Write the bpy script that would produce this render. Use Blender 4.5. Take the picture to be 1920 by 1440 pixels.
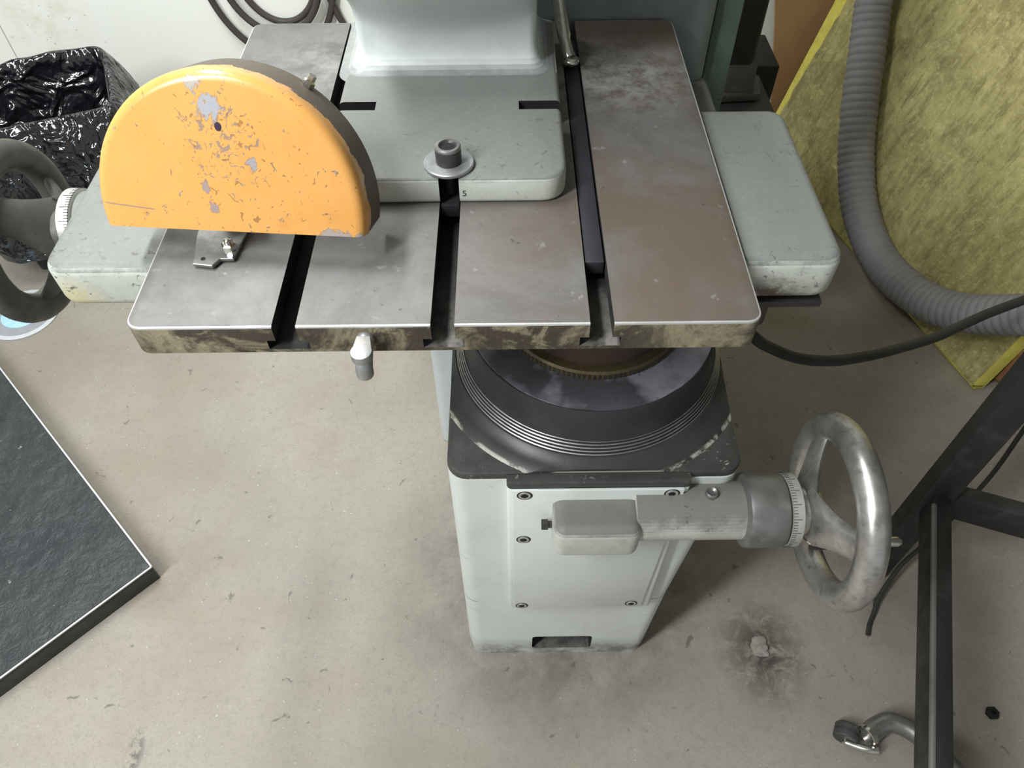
import bpy, bmesh, math, random
from mathutils import Vector, Matrix, noise
for o in list(bpy.data.objects): bpy.data.objects.remove(o)
S = bpy.context.scene
COL = S.collection
PI = math.pi
random.seed(7)

# ------------------------------------------------------------------ camera, world, light
cam = bpy.data.objects.new('camera', bpy.data.cameras.new('camera'))
COL.objects.link(cam)
cam.data.sensor_width = 36.0
cam.data.lens = 1399.8946 / 1920 * 36.0
cam.data.clip_start = 0.02
_p, _y, _r = .892152404, -.00526195534, .00711477546
def _cam_axes():
    cp, sp = math.cos(_p), math.sin(_p)
    Z = Matrix.Rotation(_y, 3, 'Z')
    f, d, x = Z @ Vector((0, cp, -sp)), Z @ Vector((0, -sp, -cp)), Z @ Vector((1, 0, 0))
    cr, sr = math.cos(_r), math.sin(_r)
    return cr * x + sr * d, -sr * x + cr * d, f
_x, _d, _f = _cam_axes()
m = Matrix.Identity(4)
for i in range(3):
    m[i][0], m[i][1], m[i][2] = _x[i], -_d[i], -_f[i]
m.translation = (.0564992735, -.448514909, 1.373824183)
cam.matrix_world = m
S.camera = cam

S.view_settings.view_transform = 'Standard'
S.view_settings.look = 'None'
S.view_settings.gamma = 1.0
S.view_settings.use_curve_mapping = False
S.view_settings.exposure = 0.45

W = bpy.data.worlds.new('world'); S.world = W
W.use_nodes = True
W.node_tree.nodes['Background'].inputs[0].default_value = (.93, .98, 1.0, 1)
W.node_tree.nodes['Background'].inputs[1].default_value = .30

def area(name, loc, target, sx, sy, power, color=(1, 1, 1)):
    l = bpy.data.lights.new(name, 'AREA'); l.shape = 'RECTANGLE'
    l.size, l.size_y, l.energy, l.color = sx, sy, power, color
    o = bpy.data.objects.new(name, l); COL.objects.link(o)
    o.location = loc
    o.rotation_euler = (Vector(target) - Vector(loc)).to_track_quat('-Z', 'Y').to_euler()
    return o
area('ceiling_tube_light_back', (-.80, .70, 2.55), (-.75, .70, 0), 1.2, .2, 32, (.96, .985, 1))
area('ceiling_tube_light_front', (-1.25, -1.0, 2.45), (-.5, -.3, .3), .25, 1.5, 58, (.96, .985, 1))

# ------------------------------------------------------------------ materials
def lin(c):
    r = []
    for v in c[:3]:
        v /= 255.0
        r.append(v / 12.92 if v <= .04045 else ((v + .055) / 1.055) ** 2.4)
    return (r[0], r[1], r[2], 1)

class Mat:
    """small node-tree helper"""
    def __init__(s, name, base, rough=.5, metal=0.0, spec=.5):
        s.m = bpy.data.materials.new(name); s.m.use_nodes = True
        s.t = s.m.node_tree; s.b = s.t.nodes['Principled BSDF']
        s.tc = s.t.nodes.new('ShaderNodeTexCoord')
        s.co = s.tc.outputs['Object']
        s.b.inputs['Roughness'].default_value = rough
        s.b.inputs['Metallic'].default_value = metal
        s.b.inputs['Specular IOR Level'].default_value = spec
        s.b.inputs['Base Color'].default_value = lin(base)
        s.col = None; s.base = lin(base); s.rough = rough; s.rg = None
        s.h = None
    def n(s, typ, **kw):
        nd = s.t.nodes.new(typ)
        for k, v in kw.items(): setattr(nd, k, v)
        return nd
    def L(s, a, b): s.t.links.new(a, b)
    def scaled(s, sc, loc=(0, 0, 0)):
        mp = s.n('ShaderNodeMapping'); mp.inputs['Scale'].default_value = sc; mp.inputs['Location'].default_value = loc
        s.L(s.co, mp.inputs[0]); return mp.outputs[0]
    def noise(s, scale, detail=4, rough=.6, co=None, dist=0.0):
        nd = s.n('ShaderNodeTexNoise'); nd.inputs['Scale'].default_value = scale
        nd.inputs['Detail'].default_value = detail; nd.inputs['Roughness'].default_value = rough
        nd.inputs['Distortion'].default_value = dist
        s.L(co or s.co, nd.inputs['Vector']); return nd.outputs['Fac']
    def ramp(s, fac, a, b, inv=False):
        mr = s.n('ShaderNodeMapRange'); mr.inputs[1].default_value = a; mr.inputs[2].default_value = b
        if inv: mr.inputs[3].default_value, mr.inputs[4].default_value = 1, 0
        s.L(fac, mr.inputs[0]); return mr.outputs[0]
    def math(s, op, a, b=None):
        nd = s.n('ShaderNodeMath', operation=op, use_clamp=False)
        for i, v in enumerate((a, b)):
            if v is None: continue
            if isinstance(v, (int, float)): nd.inputs[i].default_value = v
            else: s.L(v, nd.inputs[i])
        return nd.outputs[0]
    def mix(s, fac, color, k=1.0):
        """lay colour over the current base where fac = 1"""
        nd = s.n('ShaderNodeMix', data_type='RGBA')
        if k != 1.0: fac = s.math('MULTIPLY', fac, k)
        s.L(fac, nd.inputs[0])
        if s.col is None: nd.inputs[6].default_value = s.base
        else: s.L(s.col, nd.inputs[6])
        nd.inputs[7].default_value = lin(color)
        s.col = nd.outputs[2]; return s
    def mixrough(s, fac, val):
        nd = s.n('ShaderNodeMix', data_type='FLOAT'); s.L(fac, nd.inputs[0])
        if s.rg is None: nd.inputs[2].default_value = s.rough
        else: s.L(s.rg, nd.inputs[2])
        nd.inputs[3].default_value = val; s.rg = nd.outputs[0]; return s
    def bump(s, h, strength=.2, dist=.002):
        bp = s.n('ShaderNodeBump'); bp.inputs['Strength'].default_value = strength; bp.inputs['Distance'].default_value = dist
        s.L(h, bp.inputs['Height'])
        if s.h is not None: s.L(s.h, bp.inputs['Normal'])
        s.h = bp.outputs[0]; return s
    def near(s, c, r0, r1, scale=(1, 1, 1)):
        """1 within r0 of point c (object space), 0 beyond r1"""
        vs = s.n('ShaderNodeVectorMath', operation='SUBTRACT'); s.L(s.co, vs.inputs[0]); vs.inputs[1].default_value = c
        vm = s.n('ShaderNodeVectorMath', operation='MULTIPLY'); s.L(vs.outputs[0], vm.inputs[0]); vm.inputs[1].default_value = scale
        vl = s.n('ShaderNodeVectorMath', operation='LENGTH'); s.L(vm.outputs[0], vl.inputs[0])
        return s.ramp(vl.outputs['Value'], r0, r1, inv=True)
    def sep(s):
        nd = s.n('ShaderNodeSeparateXYZ'); s.L(s.co, nd.inputs[0]); return nd.outputs
    def done(s):
        if s.col is not None: s.L(s.col, s.b.inputs['Base Color'])
        if s.rg is not None: s.L(s.rg, s.b.inputs['Roughness'])
        if s.h is not None: s.L(s.h, s.b.inputs['Normal'])
        return s.m

def worn(name, base, dark, light=None, rough=.5, metal=0.0, sc=1.0, grime=.6, chips=.0, chipcol=(60, 58, 54), bump=.15, spec=.4, top=None, tr=(.15, .65), amp=.9, extra=None):
    a = Mat(name, base, rough, metal, spec)
    a.mix(a.ramp(a.noise(9 * sc, 6, .65, dist=.4), .42, .72), dark, grime)
    if light: a.mix(a.ramp(a.noise(14 * sc, 5, .6, co=a.scaled((1, 1, 1), (5, 3, 1))), .52, .72), light, .6)
    if top:                                   # upward faces dusty dark; the paler sides stand in for front bounce light
        ge = a.n('ShaderNodeNewGeometry'); sx = a.n('ShaderNodeSeparateXYZ'); a.L(ge.outputs['True Normal'], sx.inputs[0])
        f_ = a.math('ADD', sx.outputs[2], a.math('MULTIPLY', a.math('SUBTRACT', a.noise(22 * sc, 5, .7), .5), amp))
        a.mix(a.ramp(f_, *tr), top, .92)
    fine = a.noise(160 * sc, 3, .7)
    a.mix(a.ramp(fine, .55, .8), dark, .35)
    if extra: extra(a)
    if chips:
        ch = a.math('MULTIPLY', a.ramp(a.noise(55 * sc, 4, .65, dist=1.0), .66 - chips * .1, .68 - chips * .1), a.ramp(a.noise(6 * sc, 2, .5), .45, .6))
        a.mix(ch, chipcol, .85)
    a.mixrough(a.ramp(a.noise(20 * sc, 4), .35, .7), min(1, rough + .18))
    a.bump(fine, bump, .001)
    return a.done()

M_ = {}
def slot_dust(a):                       # chips and dust lie at the open front ends of the slots
    q = a.sep(); g = a.n('ShaderNodeNewGeometry'); sx = a.n('ShaderNodeSeparateXYZ'); a.L(g.outputs['Normal'], sx.inputs[0])
    f = a.math('MULTIPLY', a.ramp(q[1], -.25, -.14, inv=True), a.ramp(sx.outputs[2], .5, .9))
    f = a.math('MULTIPLY', f, a.ramp(q[0], -.25, -.15))
    a.mix(a.math('MULTIPLY', f, a.ramp(a.noise(60, 4, .7), .25, .6)), (118, 114, 109), .9)
# floor: worn painted concrete
a = Mat('floor_concrete', (156, 150, 139), .62, 0, .35)
big = a.noise(1.9, 6, .62, dist=.3)
a.mix(a.ramp(big, .45, .7), (141, 135, 127), .7)
a.mix(a.ramp(a.noise(3.6, 5, .6, co=a.scaled((1, 1, 1), (4, 8, 2))), .5, .72), (166, 159, 147), .55)
a.mix(a.ramp(a.noise(2.7, 4, .6, co=a.scaled((1, 1, 1), (14, 3, 2))), .55, .75), (146, 126, 108), .5)
a.mix(a.ramp(a.noise(1.5, 4, .6, co=a.scaled((1, 1, 1), (9, 1, 2))), .46, .66), (132, 122, 106), .55)
fl = a.noise(70, 5, .75)
a.mix(a.ramp(fl, .5, .78), (116, 111, 105), .5)
a.mix(a.ramp(a.noise(230, 3, .7), .48, .75), (122, 117, 110), .45)
a.mix(a.ramp(a.noise(140, 2, .5), .69, .73), (200, 196, 188), .5)
a.mix(a.ramp(a.noise(33, 3, .6, dist=.6), .68, .72), (84, 79, 74), .6)
# darker mottling round the machine foot, platform corner and frame leg, and the dark wet patch beside it
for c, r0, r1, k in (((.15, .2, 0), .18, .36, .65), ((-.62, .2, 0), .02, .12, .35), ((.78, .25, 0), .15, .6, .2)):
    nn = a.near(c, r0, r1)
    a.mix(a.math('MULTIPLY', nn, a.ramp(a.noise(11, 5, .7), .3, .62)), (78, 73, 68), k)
st = a.math('MULTIPLY', a.near((.515, .025, 0), .02, .095, (1, .8, 1)), a.ramp(a.noise(26, 5, .75, dist=.5), .38, .56))
a.mix(st, (58, 53, 48), .85)
cr = a.math('MULTIPLY', a.near((-.585, -.135, 0), .02, .05, (2.8, 1, 1)), a.ramp(a.noise(60, 4, .7), .46, .56))
a.mix(cr, (90, 86, 82), .8)
a.mixrough(a.ramp(big, .3, .7), .5)
a.bump(fl, .25, .002)
M_['floor'] = a.done()

a = Mat('wall_paint', (244, 246, 238), .45, 0, .4)
zz = a.sep()
a.mix(a.ramp(a.noise(2.2, 5, .65), .45, .75), (236, 236, 222), .6)
a.mix(a.math('MULTIPLY', a.near((-1.26, 1.70, .40), .02, .16), a.ramp(a.noise(14, 4, .7), .42, .62)), (214, 204, 168), .5)
a.mix(a.math('MULTIPLY', a.near((-1.21, 1.70, .35), .03, .22), a.ramp(a.noise(95, 2, .5), .71, .73)), (128, 120, 100), .8)
M_['wall'] = a.done()
M_['wall_right'] = worn('wall_right_paint', (92, 92, 88), (70, 70, 66), rough=.7)
M_['ceiling'] = worn('ceiling_paint', (200, 200, 196), (186, 186, 180), rough=.8)

# paints and metals
M_['paint'] = worn('grey_green_paint', (206, 212, 209), (184, 189, 185), (222, 227, 225), .34, 0, 1.0, .5, .0, bump=.1, spec=.5, top=(116, 118, 115), tr=(.55, 1.0), amp=.25)
M_['paint_dusty'] = worn('dusty_grey_paint', (196, 200, 190), (160, 160, 142), (206, 210, 204), .48, 0, 1.2, .5, .35, (96, 94, 90), bump=.25, top=(108, 110, 107))
# pedestal paint, with scuffs
a = Mat('pale_pedestal_paint', (214, 219, 214), .4, 0, .4)
a.mix(a.ramp(a.noise(8, 6, .65, dist=.3), .45, .75), (190, 194, 182), .6)
a.mix(a.ramp(a.noise(11, 4, .6, co=a.scaled((1, 1, 1), (3, 1, 7))), .54, .74), (214, 220, 216), .5)
zz = a.sep()
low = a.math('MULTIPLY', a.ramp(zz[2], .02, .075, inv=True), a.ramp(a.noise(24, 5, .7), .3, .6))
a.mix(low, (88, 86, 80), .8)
a.mix(a.ramp(a.noise(60, 4, .7, dist=.8), .68, .71), (92, 90, 84), .6)
a.mix(a.math('MULTIPLY', a.ramp(a.noise(16, 3, .6, co=a.scaled((.45, 1, 5), (3, 1, 2))), .68, .70), a.ramp(a.noise(7, 2), .5, .6)), (120, 119, 112), .5)
for c_, r_ in (((-.171, -.223, .236), .017), ((.134, -.223, .238), .022)):
    ab = a.math('ABSOLUTE', a.math('SUBTRACT', zz[2], c_[2]))
    a.mix(a.math('MULTIPLY', a.near(c_, r_ * .8, r_), a.ramp(ab, .0006, .0014, inv=True)), (84, 82, 78), .8)
a.mixrough(a.ramp(a.noise(16, 4), .35, .7), .58)
a.bump(a.noise(120, 3), .1, .001)
M_['pale'] = a.done()
M_['pale_clean'] = worn('pale_blue_paint', (220, 227, 228), (204, 210, 208), rough=.4, grime=.4)
M_['oily'] = worn('oily_black_paint', (66, 66, 63), (46, 46, 44), (86, 86, 82), .42, 0, 1.4, .6, .3, (150, 150, 142))
# conical boss: oily, the paint rubbed pale along the foot of the cone
a = Mat('boss_paint', (58, 59, 56), .42, 0, .45)
a.mix(a.ramp(a.noise(20, 4), .45, .7), (44, 44, 42), .6)
zz = a.sep()
foot = a.math('MULTIPLY', a.ramp(zz[2], .6158, .6164, inv=True), a.ramp(a.noise(12, 5, .7, dist=.6), .42, .5))
a.mix(foot, (176, 174, 160), .9)
a.bump(a.noise(120, 3), .15, .001)
M_['boss'] = a.done()

# table top: ground cast iron, brown at the right, chalky dust at the back
a = Mat('table_cast_iron', (116, 115, 113), .5, .35, .5)
zz = a.sep()
a.mix(a.ramp(a.noise(7, 6, .7, dist=.6), .42, .66), (90, 87, 83), .75)
a.mix(a.ramp(a.noise(9, 5, .65, dist=.4, co=a.scaled((1, 1, 1), (6, 2, 1))), .5, .68), (130, 129, 127), .6)
brown = a.math('MULTIPLY', a.ramp(zz[0], -.22, .0), a.ramp(a.noise(5.5, 5, .65, dist=.4), .34, .58))
a.mix(brown, (104, 90, 77), .9)
dust = a.math('MULTIPLY', a.near((.045, .165, .9), .03, .13, (1, 1.2, 1)), a.ramp(a.noise(38, 5, .75), .36, .6))
a.mix(dust, (178, 176, 172), .8)
dust2 = a.math('MULTIPLY', a.near((-.29, .2, .9), .02, .13), a.ramp(a.noise(30, 5, .75), .4, .62))
a.mix(dust2, (176, 174, 168), .6)
fi = a.noise(150, 4, .7)
a.mix(a.ramp(fi, .5, .78), (90, 88, 86), .4)
a.mix(a.ramp(a.noise(75, 3, .6, dist=.5), .71, .74), (62, 58, 56), .6)
a.mix(a.ramp(a.noise(48, 4, .6, co=a.scaled((1, 1, 1), (2, 9, 4))), .66, .74), (170, 168, 164), .5)
a.mixrough(a.ramp(a.noise(13, 4), .35, .7), .62)
a.bump(fi, .08, .0006)
M_['table'] = a.done()
# table front edge: rust and old paint
a = Mat('table_edge_rust', (74, 66, 56), .7, .1, .3)
a.mix(a.ramp(a.noise(13, 6, .7, dist=.8), .48, .6), (150, 142, 116), .85)
a.mix(a.ramp(a.noise(24, 5, .7, dist=.6, co=a.scaled((1, 1, 1), (7, 2, 3))), .56, .64), (160, 152, 124), .7)
zz = a.sep()
chip = a.math('MULTIPLY', a.ramp(zz[0], .0, .10), a.ramp(a.noise(34, 5, .75), .4, .56))
a.mix(chip, (150, 142, 120), .7)
a.mix(a.ramp(a.noise(60, 4, .7), .55, .72), (52, 46, 40), .6)
a.bump(a.noise(60, 5, .7), .6, .003)
M_['table_edge'] = a.done()
M_['slot'] = worn('slot_dirty_shaded_iron', (30, 29, 28), (20, 19, 18), (46, 45, 44), .7, .1, 2.0, .6, extra=slot_dust)  # dirty iron taken near black, with the recess shade put into the colour
M_['bright'] = worn('worn_bright_edge', (222, 222, 220), (170, 168, 164), rough=.35, metal=.7, grime=.4)
M_['steel'] = worn('turned_steel', (150, 149, 147), (104, 102, 100), (190, 190, 188), .36, .8, 2.0, .5)
M_['steel_pale'] = worn('satin_steel', (186, 188, 187), (140, 140, 138), rough=.34, metal=.75, sc=2.5, grime=.5)
M_['dark_steel'] = worn('dark_oiled_steel', (72, 70, 68), (40, 39, 38), (82, 80, 78), .4, .5, 2.0, .5)
a = Mat('wheel_polished_iron', (196, 194, 190), .28, .85, .5)
a.mix(a.ramp(a.noise(22, 5, .65), .42, .7), (124, 119, 112), .7)
a.mix(a.ramp(a.noise(70, 4, .7), .56, .74), (84, 79, 73), .5)
a.mixrough(a.ramp(a.noise(24, 4), .35, .7), .48)
M_['wheel'] = a.done()
M_['wheel_dark'] = worn('wheel_dark_cast_iron', (84, 84, 78), (58, 58, 54), (108, 108, 100), .5, .3, 2.0, .6)
def slide_stains(a):
    q = a.sep()
    r_ = a.math('MULTIPLY', a.near((.150, -.16, .838), .03, .085, (1, 1, 2.6)), a.ramp(a.noise(30, 5, .75, dist=.5), .34, .52))
    a.mix(r_, (74, 56, 46), .9)
    y_ = a.math('MULTIPLY', a.near((-.535, -.158, .842), .012, .035), a.ramp(a.noise(20, 4, .7), .3, .5))
    a.mix(y_, (206, 196, 150), .8)
    a.mix(a.math('MULTIPLY', a.ramp(a.noise(70, 4, .7, dist=.9), .62, .65), a.ramp(a.noise(9, 3, .6), .46, .6)), (84, 82, 78), .8)
M_['slide'] = worn('scuffed_slide_paint', (196, 200, 190), (160, 160, 142), (206, 210, 204), .42, 0, 1.2, .5, .5, (96, 94, 90), bump=.25, top=(114, 116, 113), amp=1.3, extra=slide_stains)
M_['grimy_bounce'] = worn('dusty_bounce_lit_paint', (190, 190, 182), (146, 143, 134), (206, 206, 200), .48, 0, 1.6, .6, .3, top=(112, 109, 106))  # pale sides below a dusty top carry low front bounce light as colour
M_['dial'] = worn('dial_aluminium', (192, 192, 186), (150, 150, 145), rough=.42, metal=.5, sc=2, grime=.5)
M_['black'] = worn('black_mark', (24, 24, 24), (18, 18, 18), rough=.6)
M_['chrome'] = worn('chrome', (214, 212, 204), (150, 146, 136), rough=.14, metal=1.0, sc=2, grime=.4)
a = Mat('polished_cone_steel', (176, 176, 188), .30, .5, .6)
a.mix(a.ramp(a.noise(8, 4, .6, co=a.scaled((1, 1, .3))), .44, .54), (70, 70, 73), .85)
a.mix(a.ramp(a.noise(90, 4, .7, dist=.5), .62, .7), (48, 46, 44), .6)
a.mixrough(a.ramp(a.noise(30, 4), .35, .7), .5)
M_['cone'] = a.done()
M_['cover'] = worn('matt_black_cover', (64, 64, 66), (48, 48, 50), (82, 82, 84), .45, .35, 1.5, .5)
M_['brass'] = worn('grimy_brass', (104, 92, 68), (66, 58, 46), (128, 116, 90), .5, .5, 3.0, .6)
M_['rust'] = worn('red_brown_iron', (84, 68, 60), (58, 48, 44), rough=.6, metal=.2, sc=1.6, grime=.6)
M_['green'] = worn('green_grey_paint', (96, 114, 100), (72, 84, 74), rough=.5, sc=1.5, grime=.6, chips=.5)
M_['bluegrey'] = worn('blue_grey_paint', (140, 149, 147), (112, 116, 112), (156, 164, 162), .42, 0, 1.1, .5, 0)
M_['strip'] = worn('black_strip', (44, 44, 48), (34, 34, 37), (58, 58, 62), .5, .1, 1.5, .5)

# yellow guard: chipped paint, clustered about the middle top (object space: x right, z up the face, y into it)
a = Mat('yellow_chipped_paint', (222, 163, 90), .26, 0, .5)
a.mix(a.ramp(a.noise(14, 4, .6), .45, .75), (212, 149, 70), .55)
a.mix(a.ramp(a.noise(34, 4, .6), .58, .78), (204, 138, 76), .5)
dst = a.noise(95, 4, .65, dist=.8)
cl = a.near((.006, 0, .075), .006, .062, (1.15, 0, .9))
chips = a.ramp(a.math('ADD', a.noise(120, 4, .6, dist=1.6), a.math('MULTIPLY', cl, .20)), .715, .725)
a.mix(chips, (150, 128, 112), .9)
chips2 = a.ramp(a.math('ADD', a.noise(150, 2, .5, co=a.scaled((1, 1, 1), (.4, .7, .1)), dist=1.0), a.math('MULTIPLY', a.near((.02, 0, .06), .01, .1, (1, 0, 1)), .08)), .715, .725)
a.mix(chips2, (150, 108, 66), .8)
def blotch(c, r, sc, col):
    q = a.near(c, 0, r, (sc[0], 0, sc[1]))
    f = a.ramp(a.math('ADD', q, a.math('MULTIPLY', a.math('SUBTRACT', dst, .5), 2.6)), .42, .48)
    a.mix(f, (132, 108, 96), .8)
    a.mix(a.ramp(a.math('ADD', q, a.math('MULTIPLY', a.math('SUBTRACT', dst, .5), 2.6)), .50, .54), col, 1)
blotch((-.003, 0, .107), .020, (1, 1.0), (166, 166, 172))
blotch((.026, 0, .062), .011, (1, 1.2), (158, 154, 156))
blotch((-.012, 0, .127), .011, (.9, 1.3), (178, 170, 158))
blotch((-.018, 0, .040), .007, (1.3, .9), (160, 140, 136))
blotch((-.014, 0, .022), .008, (1.2, 1), (160, 140, 136))
blotch((.100, 0, -.001), .026, (.7, 2.4), (166, 154, 146))
a.mix(a.near((.003, 0, .092), .0028, .0034, (1, 0, .8)), (58, 44, 62), 1)
ln = a.n('ShaderNodeSeparateXYZ'); a.L(a.co, ln.inputs[0])
gz = a.math('ADD', a.math('MULTIPLY', ln.outputs[0], .1), ln.outputs[2])
sg = a.math('MULTIPLY', a.ramp(a.math('ABSOLUTE', a.math('SUBTRACT', gz, .0105)), .0004, .0009, inv=True), a.math('MULTIPLY', a.ramp(ln.outputs[0], -.115, -.113), a.ramp(ln.outputs[0], -.07, -.068, inv=True)))
a.mix(sg, (150, 128, 118), .9)
# bare rear band: where the paint stops (y into the guard)
edge = a.math('ADD', ln.outputs[1], a.math('MULTIPLY', a.math('SUBTRACT', a.noise(45, 4, .7), .5), .03))
bare = a.ramp(edge, .0195, .0205)
a.mix(bare, (96, 86, 74), 1)
a.mixrough(bare, .6)
a.bump(a.math('SUBTRACT', 1, chips), .4, .0006)
M_['yellow'] = a.done()

# bin liner, hose, foam, etc.
a = Mat('black_bag_plastic', (20, 20, 24), .13, 0, 1.0)
a.bump(a.noise(11, 2, .5, dist=1.8), 1.0, .035)
a.bump(a.noise(34, 2, .5, dist=1.2), .35, .006)
M_['bag'] = a.done()
M_['bin'] = worn('bin_plastic', (60, 62, 62), (48, 48, 48), rough=.5)
M_['hose'] = worn('grey_ribbed_hose', (134, 132, 132), (104, 102, 102), rough=.6, sc=1.2, grime=.5)
M_['rubber'] = worn('black_rubber', (52, 51, 49), (38, 37, 36), rough=.5, sc=2, grime=.5)
M_['wallhose'] = worn('wall_hose_rubber', (70, 63, 60), (56, 50, 48), rough=.5, sc=2, grime=.4)
a = Mat('yellow_foam', (204, 196, 134), .85, 0, .15)
a.mix(a.ramp(a.noise(4.2, 6, .72, dist=.6), .4, .62), (146, 135, 94), .85)
a.mix(a.ramp(a.noise(2.1, 3, .6, co=a.scaled((1, 1, 1), (3, 5, 1))), .42, .62), (166, 156, 100), .6)
a.mix(a.ramp(a.noise(26, 5, .75, co=a.scaled((1, 2.2, .45))), .46, .66), (122, 112, 76), .7)
a.mix(a.ramp(a.noise(60, 4, .75), .5, .72), (226, 219, 158), .5)
a.mix(a.ramp(a.noise(9, 4, .7, dist=1.2), .64, .72), (226, 216, 136), .7)
a.mix(a.math('MULTIPLY', a.near((1.06, 1.02, .24), .015, .055), a.ramp(a.noise(40, 4, .7, dist=.8), .4, .55)), (226, 216, 112), .9)
a.bump(a.noise(70, 5, .8), .7, .006)
a.bump(a.noise(14, 4, .7), .4, .012)
M_['foam'] = a.done()
M_['foam_edge'] = worn('yellow_foam_cut_edge', (232, 222, 104), (186, 174, 84), (236, 226, 130), .8, 0, 2.5, .6, bump=.5)
M_['card'] = worn('brown_cardboard', (186, 146, 104), (168, 128, 90), rough=.8, grime=.5)
M_['blackpaint'] = worn('black_frame_paint', (44, 43, 42), (34, 33, 32), (66, 65, 64), .38, .1, 2, .5)
M_['frame_highlight'] = worn('black_frame_highlight', (120, 118, 115), (84, 82, 80), rough=.35, metal=.3, sc=2, grime=.5)  # bright tone painted as the highlight on the rail corner
M_['darkbox'] = worn('charcoal_paint', (42, 43, 41), (32, 32, 31), (60, 60, 58), .5, 0, 1.5, .5)
M_['foot_dust'] = worn('dusty_dark_iron', (92, 90, 86), (62, 60, 58), (116, 114, 110), .6, .1, 2, .6)
a = Mat('platform_rubber', (46, 48, 51), .42, 0, .5)
a.mix(a.ramp(a.noise(5, 5, .65), .45, .7), (58, 60, 59), .7)
a.mix(a.ramp(a.noise(28, 4, .7), .5, .75), (34, 35, 37), .6)
a.mix(a.ramp(a.noise(60, 3, .6), .72, .75), (170, 172, 172), .7)
a.bump(a.noise(34, 5, .7, dist=.4), .7, .008)
a.bump(a.noise(8, 3, .6), .4, .02)
M_['platform'] = a.done()
M_['platform_side'] = worn('platform_side_dark', (70, 72, 70), (48, 50, 48), rough=.6)
M_['platform_rim'] = worn('platform_bright_rim', (214, 216, 214), (180, 182, 180), rough=.4, metal=.3)
M_['abrasive'] = worn('grey_abrasive', (150, 152, 156), (120, 122, 126), rough=.7, sc=4, grime=.4)
M_['abrasive_rim'] = worn('pale_abrasive_rim', (196, 198, 200), (168, 170, 172), rough=.6, sc=4, grime=.4)
M_['blue'] = worn('pale_blue_paper', (160, 204, 232), (200, 224, 240), rough=.5, sc=3, grime=.5)
M_['wood'] = worn('orange_brown_wood', (140, 98, 60), (92, 62, 42), (164, 120, 78), .7, 0, 2, .7)
M_['chromeleg'] = worn('dull_chrome_tube', (138, 136, 133), (104, 102, 100), (170, 168, 166), .28, .8, 2, .4)
M_['plastic'] = worn('grey_castor_plastic', (70, 70, 68), (52, 52, 50), rough=.4)
M_['clear'] = worn('crumpled_film', (150, 146, 138), (110, 106, 98), rough=.2)

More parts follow.
